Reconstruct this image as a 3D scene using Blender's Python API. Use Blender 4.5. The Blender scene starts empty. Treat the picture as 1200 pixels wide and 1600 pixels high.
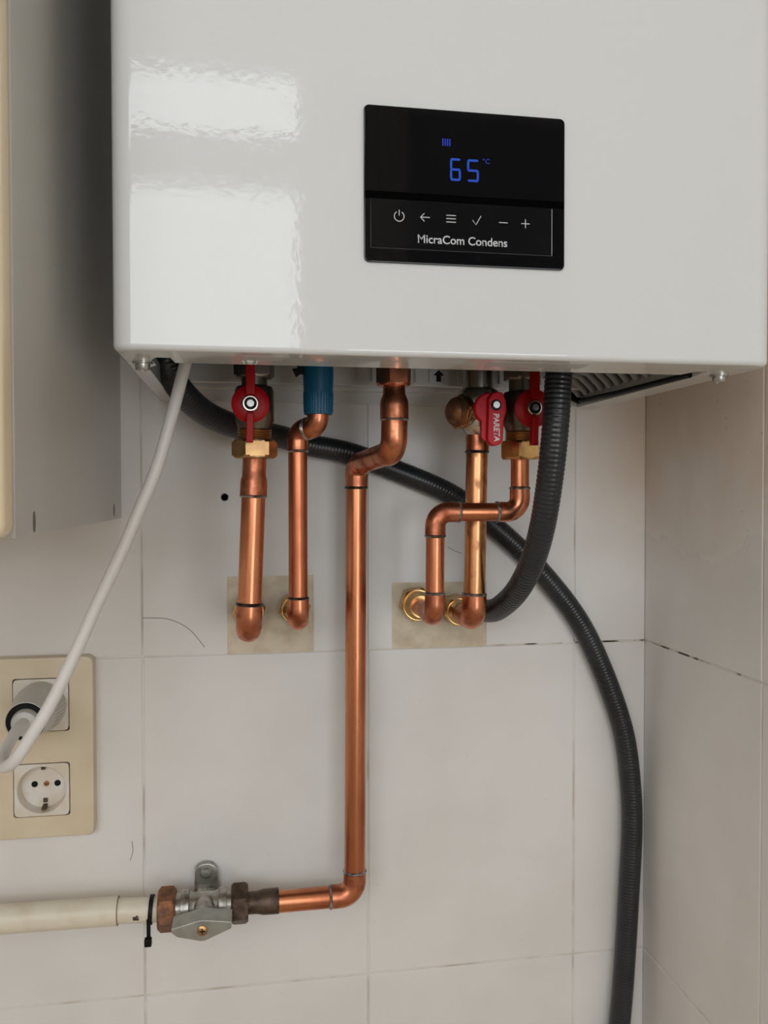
import bpy, bmesh, math, random
from mathutils import Vector, Matrix
random.seed(7)
scene = bpy.context.scene
col = scene.collection
PI = math.pi

# ------------------------------------------------------------------ camera
# world: metres, x right along the tiled wall, y into the wall (tile faces at y = 0), z up
cam_d = bpy.data.cameras.new('camera')
cam_d.sensor_fit = 'VERTICAL'; cam_d.sensor_height = 36.0
cam_d.lens = 36.0 * 1306.786 / 1600.0
cam_d.clip_start = 0.01
cam = bpy.data.objects.new('camera', cam_d); col.objects.link(cam)
yaw, pitch, roll = 0.1660, -0.0215, -0.0015
fw = Vector((math.sin(yaw) * math.cos(pitch), math.cos(yaw) * math.cos(pitch), math.sin(pitch)))
rt = Vector((math.cos(yaw), -math.sin(yaw), 0)); up = rt.cross(fw)
r2 = rt * math.cos(roll) + up * math.sin(roll); u2 = up * math.cos(roll) - rt * math.sin(roll)
M = Matrix((r2, u2, -fw)).transposed().to_4x4(); M.translation = Vector((-0.1116, -0.7575, 0.4446))
cam.matrix_world = M
scene.camera = cam

# ------------------------------------------------------------------ light: overcast daylight through the window behind and an added one
world = bpy.data.worlds.new('daylight'); scene.world = world; world.use_nodes = True
bg = world.node_tree.nodes['Background']
bg.inputs['Color'].default_value = (0.93, 0.968, 1.0, 1); bg.inputs['Strength'].default_value = 4.9
WX0, WX1, WZ0, WZ1, WY = -1.70, 0.080, 0.50, 1.68, -2.2
pd = bpy.data.lights.new('window_portal', 'AREA'); pd.shape = 'RECTANGLE'
pd.size = WX1 - WX0; pd.size_y = WZ1 - WZ0; pd.cycles.is_portal = True
pl = bpy.data.objects.new('window_portal', pd); col.objects.link(pl)
pl.location = ((WX0 + WX1) / 2, WY - 0.01, (WZ0 + WZ1) / 2); pl.rotation_euler = (PI / 2, 0, 0)
XL = -2.2                                    # left wall of the kitchen
XE = 1.35                                    # far right wall, beyond the tiled pier
DX0, DX1, DZ0, DZ1, DZS = 0.15, 0.92, -0.20, 1.62, 0.83   # unseen window added to brighten the right side; added shutter down to DZS
pd2 = bpy.data.lights.new('added_window_portal', 'AREA'); pd2.shape = 'RECTANGLE'
pd2.size = DX1 - DX0; pd2.size_y = DZS - DZ0; pd2.cycles.is_portal = True
pl2 = bpy.data.objects.new('added_window_portal', pd2); col.objects.link(pl2)
pl2.location = ((DX0 + DX1) / 2, WY - 0.01, (DZS + DZ0) / 2); pl2.rotation_euler = (PI / 2, 0, 0)
vs = scene.view_settings
vs.view_transform = 'Standard'; vs.look = 'None'; vs.gamma = 1.0; vs.use_curve_mapping = False
vs.exposure = -0.07
scene.cycles.max_bounces = 10; scene.cycles.diffuse_bounces = 7; scene.cycles.glossy_bounces = 5
scene.cycles.caustics_reflective = False; scene.cycles.caustics_refractive = False

# ------------------------------------------------------------------ materials
def mat(name, c1, c2=None, rough=0.5, metal=0.0, scale=20.0, contrast=(0.4, 0.65), bump=0.0, bscale=200.0,
        stretch=(1, 1, 1), rough2=None, spec=0.5, coat=0.0, emit=None, estr=0.0, ior=None, detail=4.0):
    m = bpy.data.materials.new(name); m.use_nodes = True
    nt = m.node_tree; N = nt.nodes; L = nt.links; b = N['Principled BSDF']
    b.inputs['Base Color'].default_value = (*c1, 1); b.inputs['Roughness'].default_value = rough
    b.inputs['Metallic'].default_value = metal; b.inputs['Specular IOR Level'].default_value = spec
    b.inputs['Coat Weight'].default_value = coat
    if ior: b.inputs['IOR'].default_value = ior
    if emit:
        b.inputs['Emission Color'].default_value = (*emit, 1); b.inputs['Emission Strength'].default_value = estr
    geo = N.new('ShaderNodeNewGeometry'); mp = N.new('ShaderNodeMapping'); mp.inputs['Scale'].default_value = stretch
    L.new(geo.outputs['Position'], mp.inputs['Vector'])
    if c2 is not None:
        n = N.new('ShaderNodeTexNoise'); n.inputs['Scale'].default_value = scale; n.inputs['Detail'].default_value = detail
        L.new(mp.outputs[0], n.inputs['Vector'])
        r = N.new('ShaderNodeMapRange'); r.inputs['From Min'].default_value = contrast[0]; r.inputs['From Max'].default_value = contrast[1]
        L.new(n.outputs['Fac'], r.inputs['Value'])
        mx = N.new('ShaderNodeMix'); mx.data_type = 'RGBA'
        mx.inputs['A'].default_value = (*c1, 1); mx.inputs['B'].default_value = (*c2, 1)
        L.new(r.outputs['Result'], mx.inputs['Factor']); L.new(mx.outputs['Result'], b.inputs['Base Color'])
        if rough2 is not None:
            r3 = N.new('ShaderNodeMapRange'); r3.inputs['To Min'].default_value = rough; r3.inputs['To Max'].default_value = rough2
            L.new(r.outputs['Result'], r3.inputs['Value']); L.new(r3.outputs['Result'], b.inputs['Roughness'])
    if bump > 0:
        n2 = N.new('ShaderNodeTexNoise'); n2.inputs['Scale'].default_value = bscale; n2.inputs['Detail'].default_value = 3
        L.new(geo.outputs['Position'], n2.inputs['Vector'])
        bp = N.new('ShaderNodeBump'); bp.inputs['Strength'].default_value = bump; bp.inputs['Distance'].default_value = 0.001
        L.new(n2.outputs['Fac'], bp.inputs['Height']); L.new(bp.outputs['Normal'], b.inputs['Normal'])
    return m

def math_node(nt, op, a, b=None, clamp=False):
    n = nt.nodes.new('ShaderNodeMath'); n.operation = op; n.use_clamp = clamp
    for i, v in enumerate((a, b)):
        if v is None: continue
        if isinstance(v, (int, float)): n.inputs[i].default_value = v
        else: nt.links.new(v, n.inputs[i])
    return n.outputs[0]
def smooth(nt, v, lo, hi):
    n = nt.nodes.new('ShaderNodeMapRange'); n.interpolation_type = 'SMOOTHSTEP'
    n.inputs['From Min'].default_value = lo; n.inputs['From Max'].default_value = hi
    nt.links.new(v, n.inputs['Value']); return n.outputs['Result']
def noise(nt, vec, scale, detail=4, stretch=None):
    if stretch:
        mp = nt.nodes.new('ShaderNodeMapping'); mp.inputs['Scale'].default_value = stretch
        nt.links.new(vec, mp.inputs['Vector']); vec = mp.outputs[0]
    n = nt.nodes.new('ShaderNodeTexNoise'); n.inputs['Scale'].default_value = scale; n.inputs['Detail'].default_value = detail
    nt.links.new(vec, n.inputs['Vector']); return n.outputs['Fac']
def mixc(nt, fac, a, b):
    mx = nt.nodes.new('ShaderNodeMix'); mx.data_type = 'RGBA'
    nt.links.new(fac, mx.inputs['Factor'])
    for k, v in (('A', a), ('B', b)):
        if isinstance(v, tuple): mx.inputs[k].default_value = (*v, 1)
        else: nt.links.new(v, mx.inputs[k])
    return mx.outputs['Result']

def tile_material():
    # glazed white tile with an old yellow-brown grease film in the upper right corner of the niche
    m = bpy.data.materials.new('glazed_tile'); m.use_nodes = True; nt = m.node_tree; b = nt.nodes['Principled BSDF']
    g = nt.nodes.new('ShaderNodeNewGeometry').outputs['Position']
    sx = nt.nodes.new('ShaderNodeSeparateXYZ'); nt.links.new(g, sx.inputs[0])
    X, Y, Z = sx.outputs
    base = mixc(nt, smooth(nt, noise(nt, g, 9.0, 3), 0.35, 0.7), (0.775, 0.748, 0.722), (0.725, 0.695, 0.663))
    streak = noise(nt, g, 26.0, 2, (1.0, 1.0, 0.45))
    zz = math_node(nt, 'ADD', Z, math_node(nt, 'MULTIPLY', math_node(nt, 'SUBTRACT', streak, 0.5), 0.07))
    m1 = math_node(nt, 'MULTIPLY', smooth(nt, zz, 0.345, 0.50), smooth(nt, X, 0.175, 0.2735))
    m1 = math_node(nt, 'MULTIPLY', m1, math_node(nt, 'ADD', 0.6, math_node(nt, 'MULTIPLY', streak, 0.7)))
    col_ = mixc(nt, math_node(nt, 'MULTIPLY', m1, 0.62), base, (0.66, 0.51, 0.365))
    sp = smooth(nt, noise(nt, g, 260.0, 2), 0.71, 0.76)
    sp = math_node(nt, 'MULTIPLY', sp, math_node(nt, 'ADD', math_node(nt, 'MULTIPLY', m1, 0.45), 0.12))
    col_ = mixc(nt, sp, col_, (0.16, 0.12, 0.09))
    nt.links.new(col_, b.inputs['Base Color'])
    rg = math_node(nt, 'ADD', math_node(nt, 'MULTIPLY', m1, 0.25), 0.20)
    nt.links.new(rg, b.inputs['Roughness'])
    b.inputs['Specular IOR Level'].default_value = 0.16
    bp = nt.nodes.new('ShaderNodeBump'); bp.inputs['Strength'].default_value = 0.12; bp.inputs['Distance'].default_value = 0.004
    nt.links.new(noise(nt, g, 7.0, 1), bp.inputs['Height']); nt.links.new(bp.outputs[0], b.inputs['Normal'])
    return m

MT = {}
MT['tile'] = tile_material()
def grout_material():
    m = bpy.data.materials.new('grout'); m.use_nodes = True; nt = m.node_tree; b = nt.nodes['Principled BSDF']
    g = nt.nodes.new('ShaderNodeNewGeometry').outputs['Position']
    sx = nt.nodes.new('ShaderNodeSeparateXYZ'); nt.links.new(g, sx.inputs[0]); X, Y, Z = sx.outputs
    base = mixc(nt, smooth(nt, noise(nt, g, 18.0, 3), 0.45, 0.7), (0.72, 0.69, 0.64), (0.50, 0.44, 0.36))
    crack = math_node(nt, 'MULTIPLY', smooth(nt, noise(nt, g, 34.0, 3), 0.50, 0.60), math_node(nt, 'COMPARE', Z, 0.302))
    crack.node.inputs[1].links[0].from_node.inputs[2].default_value = 0.003
    crack = math_node(nt, 'MULTIPLY', crack, smooth(nt, X, 0.10, 0.17))
    nt.links.new(mixc(nt, crack, base, (0.05, 0.028, 0.018)), b.inputs['Base Color']); b.inputs['Roughness'].default_value = 0.9
    return m
MT['grout'] = grout_material()
MT['mortar'] = mat('mortar', (0.72, 0.62, 0.48), (0.56, 0.46, 0.33), rough=0.85, scale=60, contrast=(0.4, 0.7), bump=0.5, bscale=260)
MT['paint'] = mat('white_wall_paint', (0.82, 0.79, 0.74), rough=0.7)
MT['floor'] = mat('floor_tile', (0.55, 0.44, 0.32), (0.48, 0.37, 0.26), rough=0.35, scale=6)
MT['enamel'] = mat('white_enamel', (0.70, 0.71, 0.705), rough=0.022, bump=0.055, bscale=210, ior=1.5)
MT['enamel_in'] = mat('white_sheet_steel', (0.62, 0.615, 0.60), rough=0.4)
MT['plastic_grey'] = mat('grey_plastic', (0.24, 0.24, 0.235), rough=0.55)
MT['interior'] = mat('dark_interior', (0.045, 0.045, 0.045), rough=0.8)
MT['glass_black'] = mat('black_display_glass', (0.004, 0.004, 0.005), rough=0.06, ior=1.45)
MT['strip_black'] = mat('black_button_strip', (0.006, 0.006, 0.007), rough=0.10, ior=1.45)
MT['divider'] = mat('matt_black_divider', (0.002, 0.002, 0.002), rough=0.9, spec=0.0)
MT['curtain'] = mat('beige_curtain', (0.78, 0.72, 0.62), rough=0.9)
MT['print_white'] = mat('printed_symbols', (0.62, 0.64, 0.67), rough=0.5)
MT['reflection_grey'] = mat('grey_reflection_line', (0.25, 0.25, 0.25), rough=0.4)
MT['led'] = mat('blue_display_segments', (0.0, 0.01, 0.05), rough=0.4, emit=(0.0, 0.07, 0.62), estr=0.62)
MT['led2'] = mat('dim_blue_segments', (0.0, 0.01, 0.05), rough=0.4, emit=(0.005, 0.03, 0.55), estr=0.55)
MT['copper'] = mat('copper', (0.69, 0.275, 0.138), (0.47, 0.155, 0.075), rough=0.27, rough2=0.40, metal=1.0, scale=34, contrast=(0.36, 0.66), stretch=(1, 1, 0.35), bump=0.05, bscale=90)
MT['copper_fit'] = mat('copper_fitting', (0.66, 0.255, 0.135), (0.33, 0.10, 0.055), rough=0.28, rough2=0.5, metal=1.0, scale=75, contrast=(0.42, 0.68), bump=0.06, bscale=120)
MT['copper_old'] = mat('tarnished_copper', (0.66, 0.32, 0.15), (0.17, 0.07, 0.03), rough=0.30, rough2=0.5, metal=1.0, scale=85, contrast=(0.50, 0.72), stretch=(1, 1, 0.6), bump=0.05, bscale=90)
MT['solder'] = mat('solder', (0.58, 0.55, 0.52), (0.16, 0.14, 0.125), rough=0.35, metal=0.9, scale=220, contrast=(0.35, 0.6), bump=0.3, bscale=500)
MT['solder_dark'] = mat('burnt_solder', (0.13, 0.12, 0.11), (0.03, 0.027, 0.025), rough=0.4, metal=0.8, scale=220, contrast=(0.35, 0.6), bump=0.3, bscale=500)
MT['brass'] = mat('brass', (0.74, 0.47, 0.20), (0.52, 0.29, 0.11), rough=0.24, rough2=0.36, metal=1.0, scale=60, contrast=(0.4, 0.7))
MT['brass_dull'] = mat('dull_brass', (0.55, 0.34, 0.16), (0.36, 0.20, 0.09), rough=0.38, metal=1.0, scale=60, contrast=(0.4, 0.7))
MT['nickel'] = mat('nickel_plated_brass', (0.66, 0.61, 0.53), (0.50, 0.45, 0.38), rough=0.26, metal=1.0, scale=40)
MT['nickel_dark'] = mat('dull_nickel', (0.22, 0.19, 0.15), (0.14, 0.115, 0.09), rough=0.36, metal=1.0, scale=40)
MT['steel'] = mat('zinc_steel', (0.48, 0.48, 0.46), rough=0.32, metal=1.0)
MT['black'] = mat('black_rubber', (0.006, 0.006, 0.006), rough=0.5, spec=0.2)
MT['red'] = mat('red_lever_plastic', (0.56, 0.006, 0.018), rough=0.30, spec=0.18)
MT['red_dark'] = mat('red_painted_steel', (0.36, 0.004, 0.006), rough=0.38, spec=0.18)
MT['white_print'] = mat('white_lever_print', (0.92, 0.84, 0.84), rough=0.5)
MT['blue'] = mat('blue_plastic', (0.0, 0.098, 0.20), rough=0.38)
MT['hose'] = mat('grey_pvc_hose', (0.022, 0.025, 0.028), (0.015, 0.017, 0.019), rough=0.30, scale=30)
MT['hose_print'] = mat('black_hose_print', (0.008, 0.008, 0.008), rough=0.5)
MT['cable'] = mat('white_pvc_cable', (0.76, 0.73, 0.70), rough=0.42)
MT['plug'] = mat('grey_white_plug', (0.56, 0.54, 0.50), rough=0.4)
MT['cream'] = mat('yellowed_plastic', (0.70, 0.60, 0.44), (0.64, 0.52, 0.36), rough=0.38, scale=30, contrast=(0.35, 0.75))
MT['socket_white'] = mat('socket_white', (0.74, 0.70, 0.64), (0.68, 0.60, 0.48), rough=0.35, scale=60)
MT['gap'] = mat('dark_brown_gap', (0.10, 0.06, 0.03), rough=0.9)
MT['cream_pipe'] = mat('cream_painted_pipe', (0.74, 0.68, 0.55), (0.66, 0.58, 0.44), rough=0.4, scale=50, contrast=(0.45, 0.75))
MT['wood'] = mat('dark_added_shutter', (0.045, 0.026, 0.017), (0.028, 0.016, 0.011), rough=0.45, scale=12, stretch=(1, 1, 0.1))  # used only on the added shutter that darkens the display's reflection
MT['joint'] = mat('brown_joint_line', (0.30, 0.23, 0.15), rough=0.8)
MT['sticker'] = mat('grey_sticker', (0.50, 0.50, 0.49), rough=0.4)
MT['chip'] = mat('rust_chip', (0.06, 0.035, 0.025), rough=0.8)
MT['rust'] = mat('rusty_brass', (0.30, 0.13, 0.055), (0.15, 0.075, 0.045), rough=0.55, metal=0.6, scale=120, contrast=(0.4, 0.62), bump=0.4, bscale=400)
MT['dark_fit'] = mat('blackened_fitting', (0.14, 0.095, 0.065), (0.06, 0.042, 0.032), rough=0.5, metal=0.7, scale=90, bump=0.3, bscale=400)
MT['alu'] = mat('cast_alloy', (0.44, 0.42, 0.385), (0.22, 0.205, 0.18), rough=0.36, metal=0.95, scale=140, contrast=(0.45, 0.7), bump=0.25, bscale=300)
MT['alu_lever'] = mat('alloy_lever', (0.40, 0.405, 0.365), (0.30, 0.30, 0.27), rough=0.42, metal=0.75, scale=90, contrast=(0.4, 0.7))
MT['cabinet'] = mat('cabinet_laminate', (0.58, 0.56, 0.52), (0.54, 0.515, 0.475), rough=0.3, scale=8)
MT['edge_cream'] = mat('cream_door_edge', (0.88, 0.72, 0.50), rough=0.3)
MT['door_front'] = mat('beige_door_front', (0.66, 0.50, 0.34), rough=0.35)
MT['cap'] = mat('grey_screw_cap', (0.16, 0.14, 0.12), rough=0.5)
MT['frame_white'] = mat('window_frame_white', (0.78, 0.78, 0.76), rough=0.4)
def pane_material():
    m = bpy.data.materials.new('window_glass'); m.use_nodes = True; nt = m.node_tree; nt.nodes.clear()
    o = nt.nodes.new('ShaderNodeOutputMaterial'); t = nt.nodes.new('ShaderNodeBsdfTransparent'); g = nt.nodes.new('ShaderNodeBsdfGlossy')
    g.inputs['Roughness'].default_value = 0.02; mx = nt.nodes.new('ShaderNodeMixShader'); mx.inputs[0].default_value = 0.06
    nt.links.new(t.outputs[0], mx.inputs[1]); nt.links.new(g.outputs[0], mx.inputs[2]); nt.links.new(mx.outputs[0], o.inputs[0]); return m
MT['pane'] = pane_material()

# ------------------------------------------------------------------ builders
def finish(name, bm, m, parent=None, smooth_angle=40, recalc=True, wn=False):
    if recalc: bmesh.ops.recalc_face_normals(bm, faces=bm.faces)
    me = bpy.data.meshes.new(name); bm.to_mesh(me); bm.free()
    me.materials.append(MT[m] if isinstance(m, str) else m)
    if smooth_angle:
        me.shade_smooth(); me.set_sharp_from_angle(angle=math.radians(smooth_angle))
    o = bpy.data.objects.new(name, me); col.objects.link(o)
    if wn:
        w = o.modifiers.new('weighted_normal', 'WEIGHTED_NORMAL'); w.keep_sharp = True; w.weight = 100
    if parent is not None:
        o.parent = parent
        o.matrix_parent_inverse = parent_matrix(parent).inverted()
    return o
def parent_matrix(p):
    m = p.matrix_parent_inverse @ Matrix.LocRotScale(p.location, p.rotation_euler, p.scale)
    return parent_matrix(p.parent) @ m if p.parent else Matrix.LocRotScale(p.location, p.rotation_euler, p.scale)
def thing(name, label, cat, loc=(0, 0, 0), group=None):
    o = bpy.data.objects.new(name, None); col.objects.link(o); o.location = loc; o.empty_display_size = 0.02
    o['label'] = label; o['category'] = cat
    if group: o['group'] = group
    return o
def structure(o): o['kind'] = 'structure'; return o

def add_box(bm, x0, x1, y0, y1, z0, z1, bev=0.0, seg=2, mtx=None):
    vs_ = [bm.verts.new((x, y, z)) for x in (x0, x1) for y in (y0, y1) for z in (z0, z1)]
    fs = [bm.faces.new([vs_[i] for i in q]) for q in ((0, 1, 3, 2), (4, 6, 7, 5), (0, 4, 5, 1), (2, 3, 7, 6), (0, 2, 6, 4), (1, 5, 7, 3))]
    geom = vs_
    if bev > 0:
        es = list({e for f in fs for e in f.edges})
        r = bmesh.ops.bevel(bm, geom=es, offset=bev, segments=seg, affect='EDGES', profile=0.5)
        geom = list({v for f in r['faces'] for v in f.verts} | {v for v in vs_ if v.is_valid})
    if mtx is not None: bmesh.ops.transform(bm, matrix=mtx, verts=[v for v in geom if v.is_valid])
def box(name, ext, m, parent=None, bev=0.0, seg=2, mtx=None):
    bm = bmesh.new(); add_box(bm, *ext, bev=bev, seg=seg)
    if mtx is not None: bmesh.ops.transform(bm, matrix=mtx, verts=bm.verts)
    return finish(name, bm, m, parent, wn=bev > 0)

def frame_of(d):
    d = d.normalized(); a = Vector((0, 0, 1)) if abs(d.z) < 0.9 else Vector((0, 1, 0))
    s = a.cross(d).normalized(); return s, d.cross(s)
def add_lathe(bm, prof, org, axis, seg=32, phase=0.0, caps=True):
    org = Vector(org); axis = Vector(axis).normalized(); s, t = frame_of(axis)
    rings = []
    for h, r in prof:
        c = org + axis * h
        if r < 1e-6: rings.append([bm.verts.new(c)])
        else: rings.append([bm.verts.new(c + (s * math.cos(phase + 2 * PI * k / seg) + t * math.sin(phase + 2 * PI * k / seg)) * r) for k in range(seg)])
    for a, b in zip(rings, rings[1:]):
        for k in range(seg):
            k2 = (k + 1) % seg
            if len(a) == 1 and len(b) == 1: continue
            if len(a) == 1: bm.faces.new((a[0], b[k], b[k2]))
            elif len(b) == 1: bm.faces.new((a[k], a[k2], b[0]))
            else: bm.faces.new((a[k], a[k2], b[k2], b[k]))
    if caps:
        for q in (rings[0], rings[-1]):
            if len(q) > 2: bm.faces.new(q)
def lathe(name, prof, org, axis, m, parent=None, seg=32, phase=0.0, sm=40):
    bm = bmesh.new(); add_lathe(bm, prof, org, axis, seg, phase); return finish(name, bm, m, parent, sm)
def hexnut(name, h0, h1, rf, org, axis, m, parent=None, phase=0.0, bore=0.0):
    # hexagon with the corner chamfers of a turned nut: corners pulled in at both ends
    bm = bmesh.new(); rc = rf / math.cos(PI / 6); c = min(0.0022, (h1 - h0) * 0.22)
    org = Vector(org); axis = Vector(axis).normalized(); s, t = frame_of(axis); seg = 36; rings = []
    def rad(a, lim):
        a = (a % (PI / 3)) - PI / 6; return min(rf / math.cos(a), lim)
    for h, lim in ((h0, rf * 0.985), (h0 + c * .5, rf * 1.06), (h0 + c, rc), (h1 - c, rc), (h1 - c * .5, rf * 1.06), (h1, rf * 0.985)):
        ring = []
        for k in range(seg):
            a = 2 * PI * k / seg; r = rad(a, lim)
            ring.append(bm.verts.new(org + axis * h + (s * math.cos(a + phase) + t * math.sin(a + phase)) * r))
        rings.append(ring)
    for a, b in zip(rings, rings[1:]):
        for k in range(seg): bm.faces.new((a[k], a[(k + 1) % seg], b[(k + 1) % seg], b[k]))
    bm.faces.new(rings[0]); bm.faces.new(rings[-1])
    return finish(name, bm, m, parent, 25)

def catmull(pts, step=0.004):
    P = [Vector(p) for p in pts]; P = [P[0] * 2 - P[1]] + P + [P[-1] * 2 - P[-2]]; out = []
    for i in range(1, len(P) - 2):
        p0, p1, p2, p3 = P[i - 1:i + 3]; n = max(2, int((p2 - p1).length / step))
        for k in range(n):
            t = k / n
            out.append(0.5 * ((2 * p1) + (p2 - p0) * t + (2 * p0 - 5 * p1 + 4 * p2 - p3) * t * t + (3 * p1 - p0 - 3 * p2 + p3) * t ** 3))
    out.append(P[-2]); return out
def resample(pts, step):
    out = [pts[0]]; acc = 0.0; need = step
    for a, b in zip(pts, pts[1:]):
        L = (b - a).length; d = 0.0
        while L - d >= need:
            d += need; out.append(a.lerp(b, d / L)); need = step
        need -= (L - d)
    return out
def add_tube(bm, pts, rad, seg=20, caps=True):
    pts = [Vector(p) for p in pts]; n = len(pts)
    tang = [(pts[min(i + 1, n - 1)] - pts[max(i - 1, 0)]).normalized() for i in range(n)]
    s, t = frame_of(tang[0]); rings = []
    for i in range(n):
        if i:
            s = (s - tang[i] * s.dot(tang[i])).normalized(); t = tang[i].cross(s)
        r = rad(i) if callable(rad) else (rad[i] if isinstance(rad, (list, tuple)) else rad)
        rings.append([bm.verts.new(pts[i] + (s * math.cos(2 * PI * k / seg) + t * math.sin(2 * PI * k / seg)) * r) for k in range(seg)])
    for a, b in zip(rings, rings[1:]):
        for k in range(seg): bm.faces.new((a[k], a[(k + 1) % seg], b[(k + 1) % seg], b[k]))
    if caps: bm.faces.new(rings[0]); bm.faces.new(rings[-1])
def tube(name, pts, rad, m, parent=None, seg=20, sm=50):
    bm = bmesh.new(); add_tube(bm, pts, rad, seg); return finish(name, bm, m, parent, sm)
def add_prism(bm, poly, depth, mtx):
    # poly in local (u, v), extruded along local +w
    a = [bm.verts.new(mtx @ Vector((u, v, 0))) for u, v in poly]; b = [bm.verts.new(mtx @ Vector((u, v, depth))) for u, v in poly]
    bm.faces.new(a); bm.faces.new(b)
    for k in range(len(poly)): bm.faces.new((a[k], a[(k + 1) % len(poly)], b[(k + 1) % len(poly)], b[k]))
def prism(name, poly, depth, mtx, m, parent=None, bev=0.0, sm=35):
    bm = bmesh.new(); add_prism(bm, poly, depth, mtx)
    if bev:
        bmesh.ops.recalc_face_normals(bm, faces=bm.faces)
        bm.faces.ensure_lookup_table(); big = [bm.faces[0], bm.faces[1]]
        bmesh.ops.bevel(bm, geom=list({e for f in big for e in f.edges}), offset=bev, segments=2, affect='EDGES', profile=0.5)
    return finish(name, bm, m, parent, sm, wn=bev > 0)
def wallplane(y):
    # local u -> +x, v -> +z, w -> -y (towards the viewer), starting at depth y
    return Matrix(((1, 0, 0, 0), (0, 0, -1, y), (0, 1, 0, 0), (0, 0, 0, 1)))
def rrect(x0, x1, z0, z1, r, n=6):
    P = []
    for cx, cz, a0 in ((x1 - r, z1 - r, 0), (x0 + r, z1 - r, PI / 2), (x0 + r, z0 + r, PI), (x1 - r, z0 + r, 1.5 * PI)):
        for k in range(n + 1):
            a = a0 + PI / 2 * k / n; P.append((cx + r * math.cos(a), cz + r * math.sin(a)))
    return P
def text_mesh(name, body, fit, y, m, parent, rot=0.0, shear=0.0, thick=0.0002, bold=0.0):
    # lettering laid flat on a plane facing the room; fit = x0, x1, z0, z1 of its box (before rotation about the box centre)
    cu = bpy.data.curves.new(name, 'FONT'); cu.body = body; cu.size = 1.0; cu.extrude = 0.0; cu.shear = shear; cu.offset = bold
    tmp = bpy.data.objects.new(name + '_src', cu); col.objects.link(tmp)
    dg = bpy.context.evaluated_depsgraph_get(); me = bpy.data.meshes.new_from_object(tmp.evaluated_get(dg))
    bpy.data.objects.remove(tmp); bpy.data.curves.remove(cu)
    xs = [v.co.x for v in me.vertices]; ys = [v.co.y for v in me.vertices]
    ax, bx, ay, by = min(xs), max(xs), min(ys), max(ys); x0, x1, z0, z1 = fit; cx, cz = (x0 + x1) / 2, (z0 + z1) / 2
    for v in me.vertices:
        u = x0 + (v.co.x - ax) / (bx - ax) * (x1 - x0) - cx; w = z0 + (v.co.y - ay) / (by - ay) * (z1 - z0) - cz
        v.co = (cx + u * math.cos(rot) - w * math.sin(rot), y, cz + u * math.sin(rot) + w * math.cos(rot))
    bm = bmesh.new(); bm.from_mesh(me); bpy.data.meshes.remove(me)
    r = bmesh.ops.extrude_face_region(bm, geom=bm.faces[:])
    bmesh.ops.translate(bm, vec=(0, thick, 0), verts=[e for e in r['geom'] if isinstance(e, bmesh.types.BMVert)])
    return finish(name, bm, m, parent, 0)

def fillet(pts, R):
    """straight runs and corner arcs of a pipe: list of ('s', p, q) and ('a', points, centre tangent info)"""
    P = [Vector(p) for p in pts]; out = []; cur = P[0]
    for i in range(1, len(P) - 1):
        d1 = (P[i] - P[i - 1]).normalized(); d2 = (P[i + 1] - P[i]).normalized(); ang = d1.angle(d2)
        tl = R * math.tan(ang / 2); a = P[i] - d1 * tl; b = P[i] + d2 * tl
        nrm = (d2 - d1 * d1.dot(d2)).normalized(); c = a + nrm * R; arc = []
        n = 12
        for k in range(n + 1):
            th = ang * k / n; arc.append(c - nrm * R * math.cos(th) + d1 * R * math.sin(th))
        out.append(('s', cur, a)); out.append(('a', arc, d1, d2)); cur = b
    out.append(('s', cur, P[-1])); return out
def solder_ring(p, d, r, parent, m='solder'):
    prof = [(-0.0015, r - 0.0005), (-0.0010, r + 0.0004), (0.0, r + 0.0010), (0.0010, r + 0.0004), (0.0015, r - 0.0005)]
    return lathe('solder_ring', prof, p, d, m, parent, 28)
def pipe_run(parent, pts, r, R, ext=0.008, cm='copper', fm='copper_fit', solder='solder', fit=0.001, rings=None, rings_m=None):
    segs = fillet(pts, R); n_ring = 0
    for s in segs:
        if s[0] == 's':
            if (s[2] - s[1]).length > 0.001: tube('pipe', [s[1], s[1].lerp(s[2], .5), s[2]], r, cm, parent, 28)
        else:
            _, arc, d1, d2 = s
            e1, e2 = (ext if isinstance(ext, (int, float)) else ext[n_ring // 2])  , (ext if isinstance(ext, (int, float)) else ext[n_ring // 2])
            a, b = arc[0] - d1 * e1, arc[-1] + d2 * e2
            tube('elbow', [a] + arc + [b], r + fit, fm, parent, 28)
            for p, d in ((a, d1), (b, d2)):
                if rings is None or n_ring in rings:
                    solder_ring(p, d, r + fit * 0.6, parent, (rings_m or {}).get(n_ring, solder))
                n_ring += 1

# ------------------------------------------------------------------ the setting
FZ, CZ = -0.75, 1.85           # floor and ceiling heights
XR, YF = 0.2722, WY
wall_back = structure(box('wall_back', (XL, XE, 0.0009, 0.08, FZ, CZ), 'grout'))
wall_right = structure(box('wall_right', (XR + 0.0009, XR + 0.12, -0.228, 0.0, FZ, CZ), 'grout'))
structure(box('wall_side', (XE, XE + 0.06, YF, 0.08, FZ, CZ), 'paint'))
structure(box('wall_left', (XL - 0.06, XL, YF, 0.08, FZ, CZ), 'paint'))
structure(box('floor', (XL - 0.06, XE + 0.06, YF - 0.1, 0.08, FZ - 0.06, FZ), 'floor'))
structure(box('ceiling', (XL - 0.06, XE + 0.06, YF - 0.1, 0.08, CZ, CZ + 0.06), 'paint'))
bm = bmesh.new()
for e in ((XL, WX0, FZ, CZ), (DX0, DX1, DZ1, CZ), (DX0, DX1, FZ, DZ0), (WX1, DX0, FZ, CZ), (DX1, XE, FZ, CZ), (WX0, WX1, FZ, WZ0), (WX0, WX1, WZ1, CZ)):
    add_box(bm, e[0], e[1], YF - 0.1, YF, e[2], e[3])
structure(finish('wall_front', bm, 'paint'))
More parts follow.
